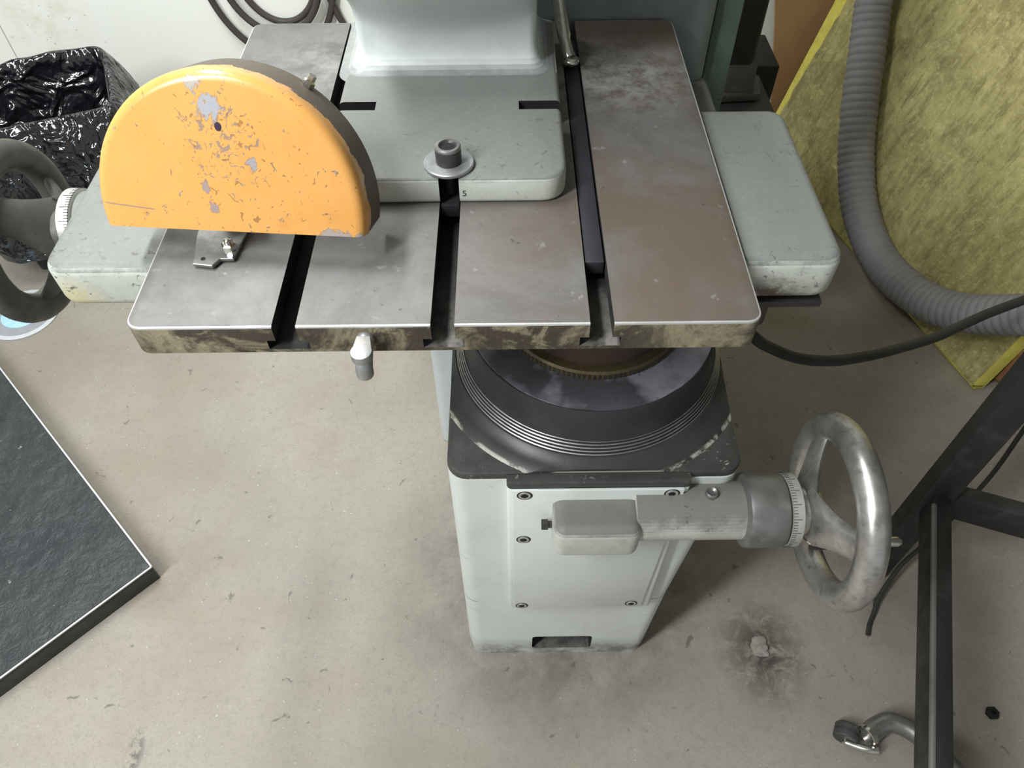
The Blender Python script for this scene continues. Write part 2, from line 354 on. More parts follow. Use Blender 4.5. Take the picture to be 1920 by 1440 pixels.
# ------------------------------------------------------------------ mesh helpers
class B:
    def __init__(s): s.bm = bmesh.new()
    def poly_prism(s, pts, lo, hi, axis='z', mi=0, bev=0, seg=2, bev_all=True):
        """closed outline swept along an axis; axis z: pts=(x,y); axis x: pts=(y,z); axis y: pts=(x,z)"""
        def P(p, h):
            return (p[0], p[1], h) if axis == 'z' else ((h, p[0], p[1]) if axis == 'x' else (p[0], h, p[1]))
        a = [s.bm.verts.new(P(p, lo)) for p in pts]; b = [s.bm.verts.new(P(p, hi)) for p in pts]
        n = len(pts); fs = []
        fs.append(s.bm.faces.new(a)); fs.append(s.bm.faces.new(b))
        for i in range(n):
            fs.append(s.bm.faces.new((a[i], a[(i + 1) % n], b[(i + 1) % n], b[i])))
        for f in fs: f.material_index = mi
        bmesh.ops.recalc_face_normals(s.bm, faces=fs)
        if bev:
            es = set()
            for f in fs[:2]: es.update(f.edges)
            if bev_all:
                for f in fs[2:]: es.update(e for e in f.edges if len(e.link_faces) == 2 and e.calc_face_angle(0) > .7)
            bmesh.ops.bevel(s.bm, geom=list(es), offset=bev, segments=seg, profile=.5, affect='EDGES', clamp_overlap=True)
        return s
    def box(s, x0, x1, y0, y1, z0, z1, mi=0, bev=0, seg=2):
        return s.poly_prism([(x0, y0), (x1, y0), (x1, y1), (x0, y1)], z0, z1, 'z', mi, bev, seg)
    def lathe(s, prof, c=(0, 0, 0), axis='z', seg=48, mi=0, cap=True, closed=False, rfun=None):
        """prof: list of (radius, height)"""
        rings = []
        for r, h in prof:
            ring = []
            for k in range(seg):
                t = 2 * PI * k / seg; rr = r * (rfun(k, r, h) if rfun else 1)
                u, v = rr * math.cos(t), rr * math.sin(t)
                p = (u, v, h) if axis == 'z' else ((h, u, v) if axis == 'x' else (v, h, u))
                ring.append(s.bm.verts.new((c[0] + p[0], c[1] + p[1], c[2] + p[2])))
            rings.append(ring)
        fs = []
        pairs = list(zip(rings, rings[1:])) + ([(rings[-1], rings[0])] if closed else [])
        for A, Bq in pairs:
            for k in range(seg):
                fs.append(s.bm.faces.new((A[k], A[(k + 1) % seg], Bq[(k + 1) % seg], Bq[k])))
        if cap and not closed:
            fs.append(s.bm.faces.new(rings[0])); fs.append(s.bm.faces.new(rings[-1]))
        for f in fs: f.material_index = mi
        bmesh.ops.recalc_face_normals(s.bm, faces=fs)
        return s
    def tube(s, pts, r, seg=12, mi=0, sub=6, cap=True, rad=None, flat=None):
        """smooth tube through points; rad(u) scales, flat(u) squashes"""
        P = [Vector(p) for p in pts]
        path = catmull(P, sub) if sub > 1 else P
        n = len(path); rings = []
        t0 = (path[1] - path[0]).normalized()
        up = Vector((0, 0, 1)) if abs(t0.z) < .9 else Vector((0, 1, 0))
        u = t0.cross(up).normalized()
        for i, p in enumerate(path):
            t = (path[min(i + 1, n - 1)] - path[max(i - 1, 0)]).normalized()
            u = (u - t * u.dot(t)).normalized(); v = t.cross(u)
            rr = r * (rad(i / (n - 1), i) if rad else 1)
            ky = flat(i / (n - 1)) if flat else 1
            rings.append([s.bm.verts.new(p + u * (rr * math.cos(2 * PI * k / seg)) + v * (rr * ky * math.sin(2 * PI * k / seg))) for k in range(seg)])
        fs = []
        for A, Bq in zip(rings, rings[1:]):
            for k in range(seg): fs.append(s.bm.faces.new((A[k], A[(k + 1) % seg], Bq[(k + 1) % seg], Bq[k])))
        if cap: fs.append(s.bm.faces.new(rings[0])); fs.append(s.bm.faces.new(rings[-1]))
        for f in fs: f.material_index = mi
        bmesh.ops.recalc_face_normals(s.bm, faces=fs)
        return s
    def bar(s, p0, p1, w, h, up=(0, 0, 1), mi=0, bev=.002):
        """rectangular bar between two points (bevelled)"""
        p0, p1 = Vector(p0), Vector(p1); t = (p1 - p0).normalized()
        u = t.cross(Vector(up)).normalized(); v = u.cross(t)
        tmp = B(); L = (p1 - p0).length
        tmp.box(-w / 2, w / 2, 0, L, -h / 2, h / 2, mi, bev)
        M = Matrix((u, t, v)).transposed().to_4x4(); M.translation = p0
        bmesh.ops.transform(tmp.bm, matrix=M, verts=tmp.bm.verts)
        s.join(tmp); return s
    def join(s, o, mi=None):
        me = bpy.data.meshes.new('tmp'); o.bm.to_mesh(me); o.bm.free(); s.bm.from_mesh(me); bpy.data.meshes.remove(me)
        return s
    def xf(s, M): bmesh.ops.transform(s.bm, matrix=M, verts=s.bm.verts); return s

def catmull(P, sub):
    out = []
    n = len(P)
    for i in range(n - 1):
        p0, p1, p2, p3 = P[max(i - 1, 0)], P[i], P[i + 1], P[min(i + 2, n - 1)]
        for k in range(sub):
            t = k / sub
            out.append(.5 * ((2 * p1) + (p2 - p0) * t + (2 * p0 - 5 * p1 + 4 * p2 - p3) * t * t + (3 * p1 - p0 - 3 * p2 + p3) * t ** 3))
    out.append(P[-1].copy()); return out

def rrect(x0, x1, y0, y1, r, seg=5):
    """rounded rectangle outline; r may be 4 radii (bl, br, tr, tl)"""
    rs = r if isinstance(r, (tuple, list)) else (r,) * 4
    out = []
    for (cx, cy, a0), q in zip(((x0, y0, PI), (x1, y0, 1.5 * PI), (x1, y1, 0), (x0, y1, .5 * PI)), rs):
        sx = 1 if cx == x0 else -1; sy = 1 if cy == y0 else -1
        if q <= 0: out.append((cx, cy)); continue
        for k in range(seg + 1):
            t = a0 + .5 * PI * k / seg
            out.append((cx + sx * q + q * math.cos(t), cy + sy * q + q * math.sin(t)))
    return out

def base_world(o):
    M = Matrix.Identity(4)
    while o is not None:
        M = o.matrix_basis @ M; o = o.parent
    return M

def obj(name, b, mats, parent=None, smooth=30, local=False):
    """links a mesh built in world coordinates (or parent space if local) as one object"""
    me = bpy.data.meshes.new(name); b.bm.to_mesh(me); b.bm.free()
    if not isinstance(mats, (list, tuple)): mats = [mats]
    for q in mats: me.materials.append(M_[q])
    me.polygons.foreach_set('use_smooth', [True] * len(me.polygons))
    me.set_sharp_from_angle(angle=math.radians(smooth))
    o = bpy.data.objects.new(name, me); COL.objects.link(o)
    if parent is not None:
        o.parent = parent
        if not local: me.transform(base_world(parent).inverted())
    me.update(); return o

def boolean(b, cutters, op='DIFFERENCE', bevel=0, bevmat=None):
    """returns a B whose mesh is b cut by the cutters"""
    me = bpy.data.meshes.new('t'); b.bm.to_mesh(me); b.bm.free()
    o = bpy.data.objects.new('t', me); COL.objects.link(o); tmp = [o]
    for c in cutters:
        cm = bpy.data.meshes.new('c'); c.bm.to_mesh(cm); c.bm.free()
        co = bpy.data.objects.new('c', cm); COL.objects.link(co); tmp.append(co)
        md = o.modifiers.new('b', 'BOOLEAN'); md.operation = op; md.object = co; md.solver = 'EXACT'
    if bevel:
        md = o.modifiers.new('v', 'BEVEL'); md.width = bevel; md.segments = 2; md.limit_method = 'ANGLE'; md.angle_limit = math.radians(50)
        if bevmat is not None: md.material = bevmat
    bpy.context.view_layer.update()
    dg = bpy.context.evaluated_depsgraph_get()
    res = bpy.data.meshes.new_from_object(o.evaluated_get(dg))
    for t in tmp: bpy.data.objects.remove(t)
    out = B(); out.bm.from_mesh(res); bpy.data.meshes.remove(res)
    return out

def thing(name, label, cat, loc=(0, 0, 0), group=None, matrix=None):
    o = bpy.data.objects.new(name, None); COL.objects.link(o)
    if matrix is not None: o.matrix_basis = matrix
    else: o.location = loc
    o.empty_display_size = .05
    o['label'] = label; o['category'] = cat
    if group: o['group'] = group
    return o
def tag(o, label, cat, group=None):
    o['label'] = label; o['category'] = cat
    if group: o['group'] = group
    return o
def struct(o): o['kind'] = 'structure'; return o

# ------------------------------------------------------------------ setting
struct(obj('floor', B().box(-4, 2.0, -3.2, 1.8, -.1, 0), 'floor'))
w = B().box(-4, -1.3875, 1.70, 1.80, 0, 2.75); w.box(-1.3845, 2.0, 1.70, 1.80, 0, 2.75); w.box(-4, 2, 1.712, 1.82, 0, 2.75)
struct(obj('wall_back', w, 'wall'))
struct(obj('wall_right', B().box(1.95, 2.05, -1.2, 1.80, 0, 2.75), 'wall_right'))
struct(obj('ceiling', B().box(-4, 2.05, -3.2, 1.80, 2.75, 2.85), 'ceiling'))

# ------------------------------------------------------------------ the machine
MC = thing('machine_tool', 'big grey green machine with slotted iron table, pale pedestal and two handwheels', 'machine', (.158, .25, 0))
PY = .0268            # front face of the pedestal
# column behind
c = B().poly_prism(rrect(-.096, .335, .494, .98, .02), 0, .76, 'z', 0, .004)
obj('column_base', c, 'pale_clean', MC)
c = B().poly_prism(rrect(-.10, .345, .566, .98, .03), .76, 1.35, 'z', 0, .004)
co_ = obj('column', c, 'bluegrey', MC)
obj('column_edge_panel', B().box(.348, .386, .60, .66, .55, 1.35, 0, .004), 'green', MC)
obj('column_foot', B().poly_prism(rrect(-.13, .349, .36, .60, (.0, .02, .03, .02)), .745, .806, 'z', 0, .008, 4), 'paint_dusty', MC)
# pedestal body (tapering slightly to the right) with a foot notch
def ring(z, xr): return [(x, y, z) for x, y in rrect(-.0205, xr, PY, .42, .024, 6)]
pb = B(); prev = None
for z, xr in ((0, .294), (.03, .296), (.236, .305), (.457, .322), (.575, .334), (.600, .336)):
    r = [pb.bm.verts.new(p) for p in ring(z, xr)]
    if prev:
        for i in range(len(r)): pb.bm.faces.new((prev[i], prev[(i + 1) % len(r)], r[(i + 1) % len(r)], r[i]))
    else: pb.bm.faces.new(list(reversed(r)))
    prev = r
pb.bm.faces.new(prev); bmesh.ops.recalc_face_normals(pb.bm, faces=pb.bm.faces)
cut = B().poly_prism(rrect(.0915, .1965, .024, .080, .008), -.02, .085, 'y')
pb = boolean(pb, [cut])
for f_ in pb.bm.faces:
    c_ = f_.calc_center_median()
    if .0910 < c_.x < .1970 and .023 < c_.z < .0805 and c_.y > PY + .002 and c_.y < .0855: f_.material_index = 1  # inner notch faces darkened, shade put into their colour
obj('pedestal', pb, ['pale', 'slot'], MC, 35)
obj('pedestal_notch_shade', B().box(.093, .195, .080, .0845, .026, .078), 'black', MC)  # black sheet added at the notch back in place of its shade
top = B().poly_prism(rrect(-.0205, .336, PY, .42, .024, 6), .600, .6135, 'z', 0, .004, 2, False)
obj('pedestal_top', top, 'oily', MC)
# conical boss cut flush with the front
bs = B().lathe([(.2075, .6130), (.2035, .6160), (.192, .6185), (.182, .622), (.1765, .6275), (.15, .6275)], (.161, .216, 0), 'z', 96)
bs = boolean(bs, [B().box(-.0195, .335, PY + .001, .42, .60, .66)], 'INTERSECT')
obj('boss', bs, 'boss', MC)
obj('front_pad', B().poly_prism(rrect(.0515, .272, PY - .014, PY + .004, (.006, .006, 0, 0)), .243, .6005, 'z', 0, .002), 'pale', MC)
obj('pad_top', B().poly_prism(rrect(.0515, .272, PY - .014, PY + .0005, (.006, .006, 0, 0)), .6006, .6135, 'z', 0, .002, 2, False), 'oily', MC)
FY = PY - .014
cp = B().poly_prism([(.0585, .252), (.2565, .252), (.264, .6035), (.0585, .6035)], FY - .004, FY - .0002, 'y', 0, .0012)
obj('cover_plate', cp, 'pale', MC)
y0 = FY - .004
for x, z in ((.073, .594), (.2495, .595), (.0725, .481), (.0715, .262), (.2400, .2655)):
    sc_ = B().lathe([(.0094, y0 - .0003), (.0094, y0 - .0006), (.0076, y0 - .0006)], (x, 0, z), 'y', 28, 1, False)
    sc_.lathe([(.0076, y0 - .0004), (.0074, y0 - .0012), (.0046, y0 - .0012), (.0044, y0 - .0002)], (x, 0, z), 'y', 28, 0, False)
    o = obj('screw', sc_, ['dial', 'black'], MC)
    obj('socket', B().lathe([(.0046, y0 - .0014), (.0046, y0 - .0002)], (x, 0, z), 'y', 6), 'black', o)
# gear housing, tube, collar, dial
h = B().poly_prism(rrect(.107, .2125, -.038, .03, .014), .518, .582, 'z', 0, .016, 5)
obj('gear_housing', h, 'grimy_bounce', MC, 60)
obj('oil_plug', B().lathe([(.0075, .094), (.0075, .102), (.005, .102), (.005, .11)], (0, -.004, .545), 'x', 6), 'dark_steel', MC)
AX = (.007, .556)
t = B().lathe([(.036, .207), (.036, .338), (.0355, .345)], (0, AX[0], AX[1]), 'x', 48)
obj('axle_tube', t, 'grimy_bounce', MC)
obj('set_screw', B().lathe([(.0075, .58), (.0075, .597), (.006, .599), (.003, .597)], (.297, .008, 0), 'z', 20), 'steel', MC)
t = B().lathe([(.038, .338), (.0455, .341), (.0465, .345), (.0465, .384), (.045, .387)], (0, AX[0], AX[1]), 'x', 56)
obj('collar', t, 'steel', MC)
def dial(x0, x1, r, yc, zc, parent, n=80):
    s_ = -1 if x1 < x0 else 1
    d = B().lathe([(r - .002, x0), (r, x0 + s_ * .001), (r, x1 - s_ * .001), (r - .002, x1)], (0, yc, zc), 'x', 80)
    o = obj('dial_ring', d, 'dial', parent)
    mk = B()
    for k in range(n):
        a_ = 2 * PI * k / n; ln_ = .35 if k % 5 else .7
        q = B().box(x0, x0 + s_ * abs(x1 - x0) * ln_, -.00035, .00035, r - .0004, r + .0002)
        q.xf(Matrix.Translation((0, yc, zc)) @ Matrix.Rotation(a_, 4, 'X')); mk.join(q)
    g = obj('scale_marks', mk, 'black', o); g['kind'] = 'stuff'
dial(.390, .404, .0455, AX[0], AX[1], MC)

def handwheel(xh, xr, yc, zc, R, rt, mat, angles, parent, name='handwheel', wide=1.0):
    """dished wheel on an x axis: hub near xh, rim in plane xr"""
    s_ = 1 if xr > xh else -1
    hub = B().lathe([(.028, xh - s_ * .018), (.031, xh - s_ * .012), (.031, xh + s_ * .002), (.027, xh + s_ * .01), (.018, xh + s_ * .012)], (0, yc, zc), 'x', 40)
    o = obj(name, hub, mat, parent)
    rim = B().lathe([(R + rt * math.cos(q), xr + rt * .95 * math.sin(q)) for q in [2 * PI * k / 16 for k in range(16)]], (0, yc, zc), 'x', 80, 0, False, True)
    obj('rim', rim, mat, o, 180)
    for a_ in angles:
        sp = B(); path = []; N = 9; rings = []
        for i in range(N):
            u = i / (N - 1)
            r = .014 + (R - .004 - .014) * u
            x = xh - s_ * .004 + (xr - xh + s_ * .002) * (u ** 1.2)
            w_ = (.026 * (1 - u) ** 1.6 + .014 + .010 * u ** 3) * wide; th = .010 - .002 * u
            ring_ = []
            for k in range(12):
                q = 2 * PI * k / 12
                dx, dt = th * math.sin(q), w_ * math.cos(q)
                yy = r * math.cos(a_) - dt * math.sin(a_); z_ = r * math.sin(a_) + dt * math.cos(a_)
                ring_.append(sp.bm.verts.new((x + dx, yc + yy, zc + z_)))
            rings.append(ring_)
        for A_, B_ in zip(rings, rings[1:]):
            for k in range(12): sp.bm.faces.new((A_[k], A_[(k + 1) % 12], B_[(k + 1) % 12], B_[k]))
        sp.bm.faces.new(rings[0]); sp.bm.faces.new(rings[-1]); bmesh.ops.recalc_face_normals(sp.bm, faces=sp.bm.faces)
        obj('spoke', sp, mat, o, 60)
    return o
hw = handwheel(.425, .456, AX[0], AX[1] - .003, .104, .0185, 'wheel', [math.radians(q) for q in (148, 28, 268)], MC)
hn = B().lathe([(.009, .428), (.009, .447), (.007, .449)], (0, -.024, .527), 'x', 16)
obj('handle_nut', hn, 'dark_steel', hw)
hn = B().lathe([(.0045, .449), (.0055, .452), (.0042, .46), (.0062, .50), (.0066, .535), (.004, .54)], (0, -.024, .527), 'x', 16)
obj('crank_handle', hn, 'chrome', hw)
lw = handwheel(-.436, -.478, .206, .838, .083, .0165, 'wheel_dark', [math.radians(q) for q in (245, 5, 125)], MC, wide=.95)
dial(-.404, -.418, .040, .208, .846, MC)
obj('collar', B().lathe([(.033, -.39), (.037, -.394), (.037, -.402)], (0, .208, .846), 'x', 40), 'paint_dusty', MC)

# telescopic cover on the boss
prof = [(.1745, .6275), (.1725, .6315), (.1705, .6355), (.1685, .6395), (.1665, .6435)]
for i, (r, z) in enumerate(prof):
    q = B().lathe([(r - .004, z - .0018), (r - .0008, z - .0018), (r, z - .001), (r, z + .001), (r - .0012, z + .0018), (r - .02, z + .0022)], (.161, .216, 0), 'z', 128, 0, False)
    q.bm.faces.ensure_lookup_table()
    o = obj('cover_ring', q, ['cover', 'steel'], MC)
    for p_ in o.data.polygons:      # rubbed bright lip
        cc = p_.center; rr = math.hypot(cc.x - (.161 - .158), cc.y - (.216 - .25))
        if rr > r - .0011 and abs(p_.normal.z) < .95 and p_.normal.z > .2: p_.material_index = 1
q = B().lathe([(.164, .645), (.162, .655), (.158, .676), (.1565, .690), (.1555, .6925), (.153, .6925)], (.161, .214, 0), 'z', 128, 0, False)
obj('cover_cup', q, 'cover', MC)
q = B().lathe([(.153, .688), (.1545, .690), (.1535, .6935), (.115, .7005), (.110, .7005), (.110, .695)], (.161, .214, 0), 'z', 128, 0, False)
# hammered, slightly faceted rim
for v in q.bm.verts:
    a_ = math.atan2(v.co.y - .214, v.co.x - .161); v.co.z += .0012 * math.sin(a_ * 9 + 1) * (1 if math.hypot(v.co.x - .161, v.co.y - .214) > .14 else .3)
obj('cover_cone', q, 'cone', MC, 50)
q = B().lathe([(.108, .698), (.1150, .7005), (.1150, .7095), (.1125, .712), (.09, .712)], (.161, .214, 0), 'z', 120, 0, False)
rg = obj('knurled_ring', q, 'brass', MC)
q = B()
for k in range(120):
    a_ = 2 * PI * k / 120
    g = B().box(.1143, .1157, -.0014, .0014, .7018, .7088); g.xf(Matrix.Translation((.161, .214, 0)) @ Matrix.Rotation(a_, 4, 'Z')); q.join(g)
g = obj('ring_teeth', q, 'dark_steel', rg); g['kind'] = 'stuff'
obj('spindle_disc', B().lathe([(.102, .708), (.102, .80)], (.161, .214, 0), 'z', 80), 'rust', MC)
# saddle under the table and the cross slide
obj('saddle', B().box(-.02, .335, .11, .35, .775, .833, 0, .006), 'rust', MC)
s_ = B().poly_prism(rrect(-.397, .386, .092, .362, .022, 6), .834, .888, 'z', 0, .012, 4)
s_ = boolean(s_, [B().box(-.284, .284, -.05, .5, .866, .95)])
obj('cross_slide', s_, 'slide', MC, 60)
obj('slide_apron', B().box(.20, .378, .094, .17, .822, .830, 0, .001), 'dark_steel', MC)
# slotted table
TZ = .9
tb = B().poly_prism(rrect(-.28, .28, 0, .5595, .014, 5), .8675, TZ, 'z', 0)
cuts = []
for cx in (-.1403, -.0016, .1382):
    cuts.append(B().box(cx - .0105, cx + .0105, -.01, .57, .8825, .91))
    cuts.append(B().box(cx - .0185, cx + .0185, -.01, .57, .8715, .8826))
me_bm = boolean(tb, cuts)
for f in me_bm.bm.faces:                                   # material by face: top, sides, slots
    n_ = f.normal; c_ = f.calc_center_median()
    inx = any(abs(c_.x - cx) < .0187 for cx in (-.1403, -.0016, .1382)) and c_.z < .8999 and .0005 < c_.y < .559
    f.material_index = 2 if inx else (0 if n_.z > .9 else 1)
es = [e for e in me_bm.bm.edges if len(e.link_faces) == 2 and {0, 1} == {f.material_index for f in e.link_faces} and all(abs(v.co.z - TZ) < 1e-4 for v in e.verts)]
bmesh.ops.bevel(me_bm.bm, geom=es, offset=.0020, segments=2, profile=.5, affect='EDGES', material=3)
obj('table', me_bm, ['table', 'table_edge', 'slot', 'bright'], MC, 40)
obj('slot_strip', B().box(.1292, .1472, .082, .437, .8826, .8972, 0, .001), 'strip', MC)
# gib screw at the front edge: keyhole shaped flat head over a round pin
kh = [(.0095 * math.cos(q), -.024 + .0095 * math.sin(q)) for q in [math.radians(x) for x in range(-215, 36, 14)]]
kh = [(-.0705 + x, y) for x, y in kh] + [(-.0705 + .006, -.006), (-.0705 - .006, -.006)]
ts = B().poly_prism(kh, .886, .8945, 'z', 0, .001, 2, False)
ts.tube([(-.0705, .002, .885), (-.0705, -.012, .884), (-.0715, -.022, .872), (-.072, -.022, .862)], .0078, 20, 0, 4)
obj('stop_pin', ts, 'steel_pale', MC)

# ------------------------------------------------------------------ head casting bolted on the table
HD = thing('head_casting', 'grey cast head bolted to the middle of the slotted table', 'machine head', (-.006, .3, TZ))
hb = B().poly_prism(rrect(-.128, .116, .169, .47, (.024, .024, .01, .01), 6), TZ, TZ + .03, 'z', 0, .0055, 3, False)
# upright: rings from the flared foot upwards, the face leaned forward above an arc to shade it darker
up = B(); prev = None
def uring(d, z):
    dx = d * .68; x0, x1, yf, yb = -.1125 - dx, .0915 + dx, .3862 - d, .50
    r = .010 + d * .4; out = []
    for x, y in rrect(x0, x1, yf, yb, (r, r, .004, .004), 8):
        out.append((x, y))
    k = out.index(min(out, key=lambda p: (p[1], p[0])))
    # subdivide the straight front edge
    a_, b_ = out[8], out[9]
    mid = [(a_[0] + (b_[0] - a_[0]) * t / 28, a_[1] + (b_[1] - a_[1]) * t / 28) for t in range(1, 28)]
    out = out[:9] + mid + out[9:]
    res = []
    for x, y in out:
        za = .968 + 1.6 * (x + .022) ** 2
        t = max(0, min(1, (z - za) / .085)); t = t * t * (3 - 2 * t)
        res.append((x, y - .075 * t * (1 if y < .45 else 0), z))
    return res
lv = [(.0345, .9285), (.027, .9293), (.0205, .9303), (.0135, .9325), (.0085, .9357), (.0045, .9405), (.0018, .947), (.0005, .955)] + [(0, .963 + .007 * k) for k in range(24)] + [(0, 1.3)]
for d, z in lv:
    r_ = [up.bm.verts.new(p) for p in uring(d, z)]
    if prev:
        for k in range(len(r_)): up.bm.faces.new((prev[k], prev[(k + 1) % len(r_)], r_[(k + 1) % len(r_)], r_[k]))
    else: up.bm.faces.new(list(reversed(r_)))
    prev = r_
up.bm.faces.new(prev); bmesh.ops.recalc_face_normals(up.bm, faces=up.bm.faces)
hb = boolean(hb, [B().box(-.0115, .0085, .15, .203, TZ - .01, TZ + .05), B().box(-.15, -.0865, .2935, .3105, TZ - .01, TZ + .05), B().box(.0700, .14, .2925, .3095, TZ - .01, TZ + .05)])
for f_ in hb.bm.faces:
    c_ = f_.calc_center_median()
    if f_.normal.z < .5 and ((.2925 < c_.y < .3115 and (c_.x < -.0860 or c_.x > .0695) and abs(c_.x + .006) < .1212) or (c_.y < .2035 and abs(c_.x + .0015) < .0102)): f_.material_index = 1  # notch and bolt slot walls coloured dark to stand for their shadow
obj('base_flange', hb, ['paint_dusty', 'slot'], HD, 40)
obj('upright', up, 'paint', HD, 50)
bz = TZ + .0302
wsh = B().lathe([(.0075, bz), (.0245, bz), (.0252, bz + .0008), (.0252, bz + .0032), (.0243, bz + .004), (.0075, bz + .004)], (-.0016, .1925, 0), 'z', 56, 0, False, True)
obj('washer', wsh, 'steel_pale', HD)
bo = B().lathe([(.0124, bz + .004), (.0130, bz + .0046), (.0130, bz + .0205), (.0118, bz + .0222), (.0092, bz + .0222), (.0084, bz + .0216)], (-.0016, .1925, 0), 'z', 44, 0, False)
bo.lathe([(.0131, bz + .0195), (.0131, bz + .0207), (.0119, bz + .0224), (.0092, bz + .0224)], (-.0016, .1925, 0), 'z', 44, 2, False)
bo.lathe([(.0084, bz + .0216), (.0070, bz + .020)], (-.0016, .1925, 0), 'z', 44, 0, False)
bo.lathe([(.0075, bz + .0202), (.0075, bz + .010)], (-.0016, .1925, 0), 'z', 6, 1)
obj('socket_bolt', bo, ['dark_steel', 'black', 'steel'], HD, 40)
fc = bpy.data.curves.new('engraving', 'FONT'); fc.body = '5'; fc.size = .0095; fc.extrude = .0002
fo = bpy.data.objects.new('engraving', fc); COL.objects.link(fo); bpy.context.view_layer.update()
fm = bpy.data.meshes.new_from_object(fo.evaluated_get(bpy.context.evaluated_depsgraph_get())); bpy.data.objects.remove(fo)
fb_ = B(); fb_.bm.from_mesh(fm); fb_.xf(Matrix.Translation((.0112, .1689, TZ + .0095)) @ Matrix.Rotation(PI / 2, 4, 'X'))
obj('engraved_number', fb_, 'dark_steel', HD)
obj('bolt_shank', B().lathe([(.0068, TZ - .016), (.0068, bz + .006)], (-.0016, .1925, 0), 'z', 24), 'dark_steel', HD)
obj('slot_nut', B().box(-.0110, .0078, .168, .206, .884, .8985, 0, .001), 'strip', HD)
# chromed clamp hook at the right of the upright
ck = B().tube([(.1165, .507, .958), (.1195, .495, .962), (.123, .478, .952), (.127, .462, .934), (.1315, .448, .918), (.1345, .442, .910)], 0.0078, 16, 0, 6, True, lambda u, i: .75 + .35 * math.sin(PI * u) if u < .7 else .9 + .5 * (u - .7))
ck.lathe([(.009, .902), (.0105, .905), (.0105, .9085), (.007, .911)], (.1368, .440, 0), 'z', 20)
obj('clamp_hook', ck, 'chrome', HD, 60)

# ------------------------------------------------------------------ yellow half-round wheel guard
el, az = math.radians(20), math.radians(5)
gn = Vector((-math.cos(el) * math.sin(az), -math.cos(el) * math.cos(az), math.sin(el)))
gx = Vector((0, 0, 1)).cross(gn).normalized(); gx = gx if gx.x > 0 else -gx
gz_ = gx.cross(-gn).normalized(); gz_ = gz_ if gz_.z > 0 else -gz_
GC = Vector((-.1925, .0866, .935))
GM = Matrix((gx, -gn, gz_)).transposed().to_4x4(); GM.translation = GC
GD = thing('wheel_guard', 'yellow half round grinding wheel guard with chipped paint standing on the slotted table', 'guard', matrix=GM)
GR, GCX, GCZ = .1215, .001, .016
sh = B(); NS = 72; prev = None
for ins, y in ((.010, 0), (.0065, .0005), (.0036, .002), (.0013, .0048), (.0002, .0085), (0, .013), (0, .0215), (0, .04), (0, .058)):
    r = GR - ins; a0 = math.asin((0 - GCZ) / r); row = []
    for k in range(NS + 1):
        t_ = a0 + (PI - 2 * a0) * k / NS
        row.append(sh.bm.verts.new((GCX + r * math.cos(t_), y, GCZ + r * math.sin(t_))))
    if prev is None: sh.bm.faces.new(row)
    else:
        for k in range(NS): sh.bm.faces.new((prev[k], prev[k + 1], row[k + 1], row[k]))
    prev = row
bmesh.ops.recalc_face_normals(sh.bm, faces=sh.bm.faces)
bmesh.ops.solidify(sh.bm, geom=list(sh.bm.faces), thickness=.0025)
obj('guard_shell', sh, 'yellow', GD, 40, True)
sq = GM.inverted()
st_ = B().lathe([(.0055, 0), (.0055, .006), (.004, .0075), (.004, .012)], (0, 0, 0), 'z', 6)
ta = math.radians(57)
st_.xf(Matrix.Translation((GCX + (GR - .001) * math.cos(ta), .050, GCZ + (GR - .001) * math.sin(ta))) @ Matrix.Rotation(PI / 2 - ta, 4, 'Y'))
obj('rim_stud', st_, 'chrome', GD, 30, True)
fp = [(-.244, .205), (-.2435, .119), (-.2365, .077), (-.218, .074), (-.2125, .0835), (-.2005, .0835), (-.1965, .118), (-.190, .205)]
br = B().poly_prism(fp, TZ + .0015, TZ + .0055, 'z', 0, .0006, 1, False)
br.box(-.236, -.198, .158, .1625, TZ + .002, TZ + .075, 0, .001)
br.xf(Matrix.Identity(4))
bk = obj('foot_bracket', br, 'steel', GD, 30)
hx = B().lathe([(.0072, TZ + .0055), (.0072, TZ + .011), (.0055, TZ + .0125)], (-.2065, .098, 0), 'z', 6)
hx.lathe([(.0035, TZ + .0125), (.0035, TZ + .016), (.002, TZ + .017)], (-.2065, .098, 0), 'z', 16)
obj('hex_bolt', hx, 'chrome', bk, 30)
hx = B().tube([(-.2035, .090, TZ + .002), (-.2035, .0885, TZ + .004), (-.2035, .086, TZ + .007)], .0026, 12, 0, 3)
obj('pin', hx, 'chrome', bk)
obj('hole', B().lathe([(.0022, TZ + .0050), (.0022, TZ + .0058)], (-.2285, .0835, 0), 'z', 16), 'black', bk)

# ------------------------------------------------------------------ waste bin with black liner (left, against the wall)
BU, BV = Vector((.926, .378, 0)), Vector((-.378, .926, 0))
BO = Vector((-.87, 1.17, 0)) - BU * .19 + BV * .135
BN = thing('waste_bin', 'grey waste bin lined with a crumpled shiny black bag by the white wall', 'bin', BO)
def bin_ring(off, z, r=.04):
    return [BO + BU * x + BV * y + Vector((0, 0, z)) for x, y in rrect(-.19 - off, .19 + off, -.135 - off, .135 + off, max(.01, r + off), 8)]
bb = B(); prev = None
for off, z in ((-.035, .0), (-.033, .004), (-.002, .418), (-.006, .418), (-.036, .012)):
    rr_ = [bb.bm.verts.new(p) for p in bin_ring(off, z)]
    if prev:
        for k in range(len(rr_)): bb.bm.faces.new((prev[k], prev[(k + 1) % len(rr_)], rr_[(k + 1) % len(rr_)], rr_[k]))
    else: bb.bm.faces.new(rr_)
    prev = rr_
bb.bm.faces.new(prev); bmesh.ops.recalc_face_normals(bb.bm, faces=bb.bm.faces)
obj('bin_body', bb, 'bin', BN)
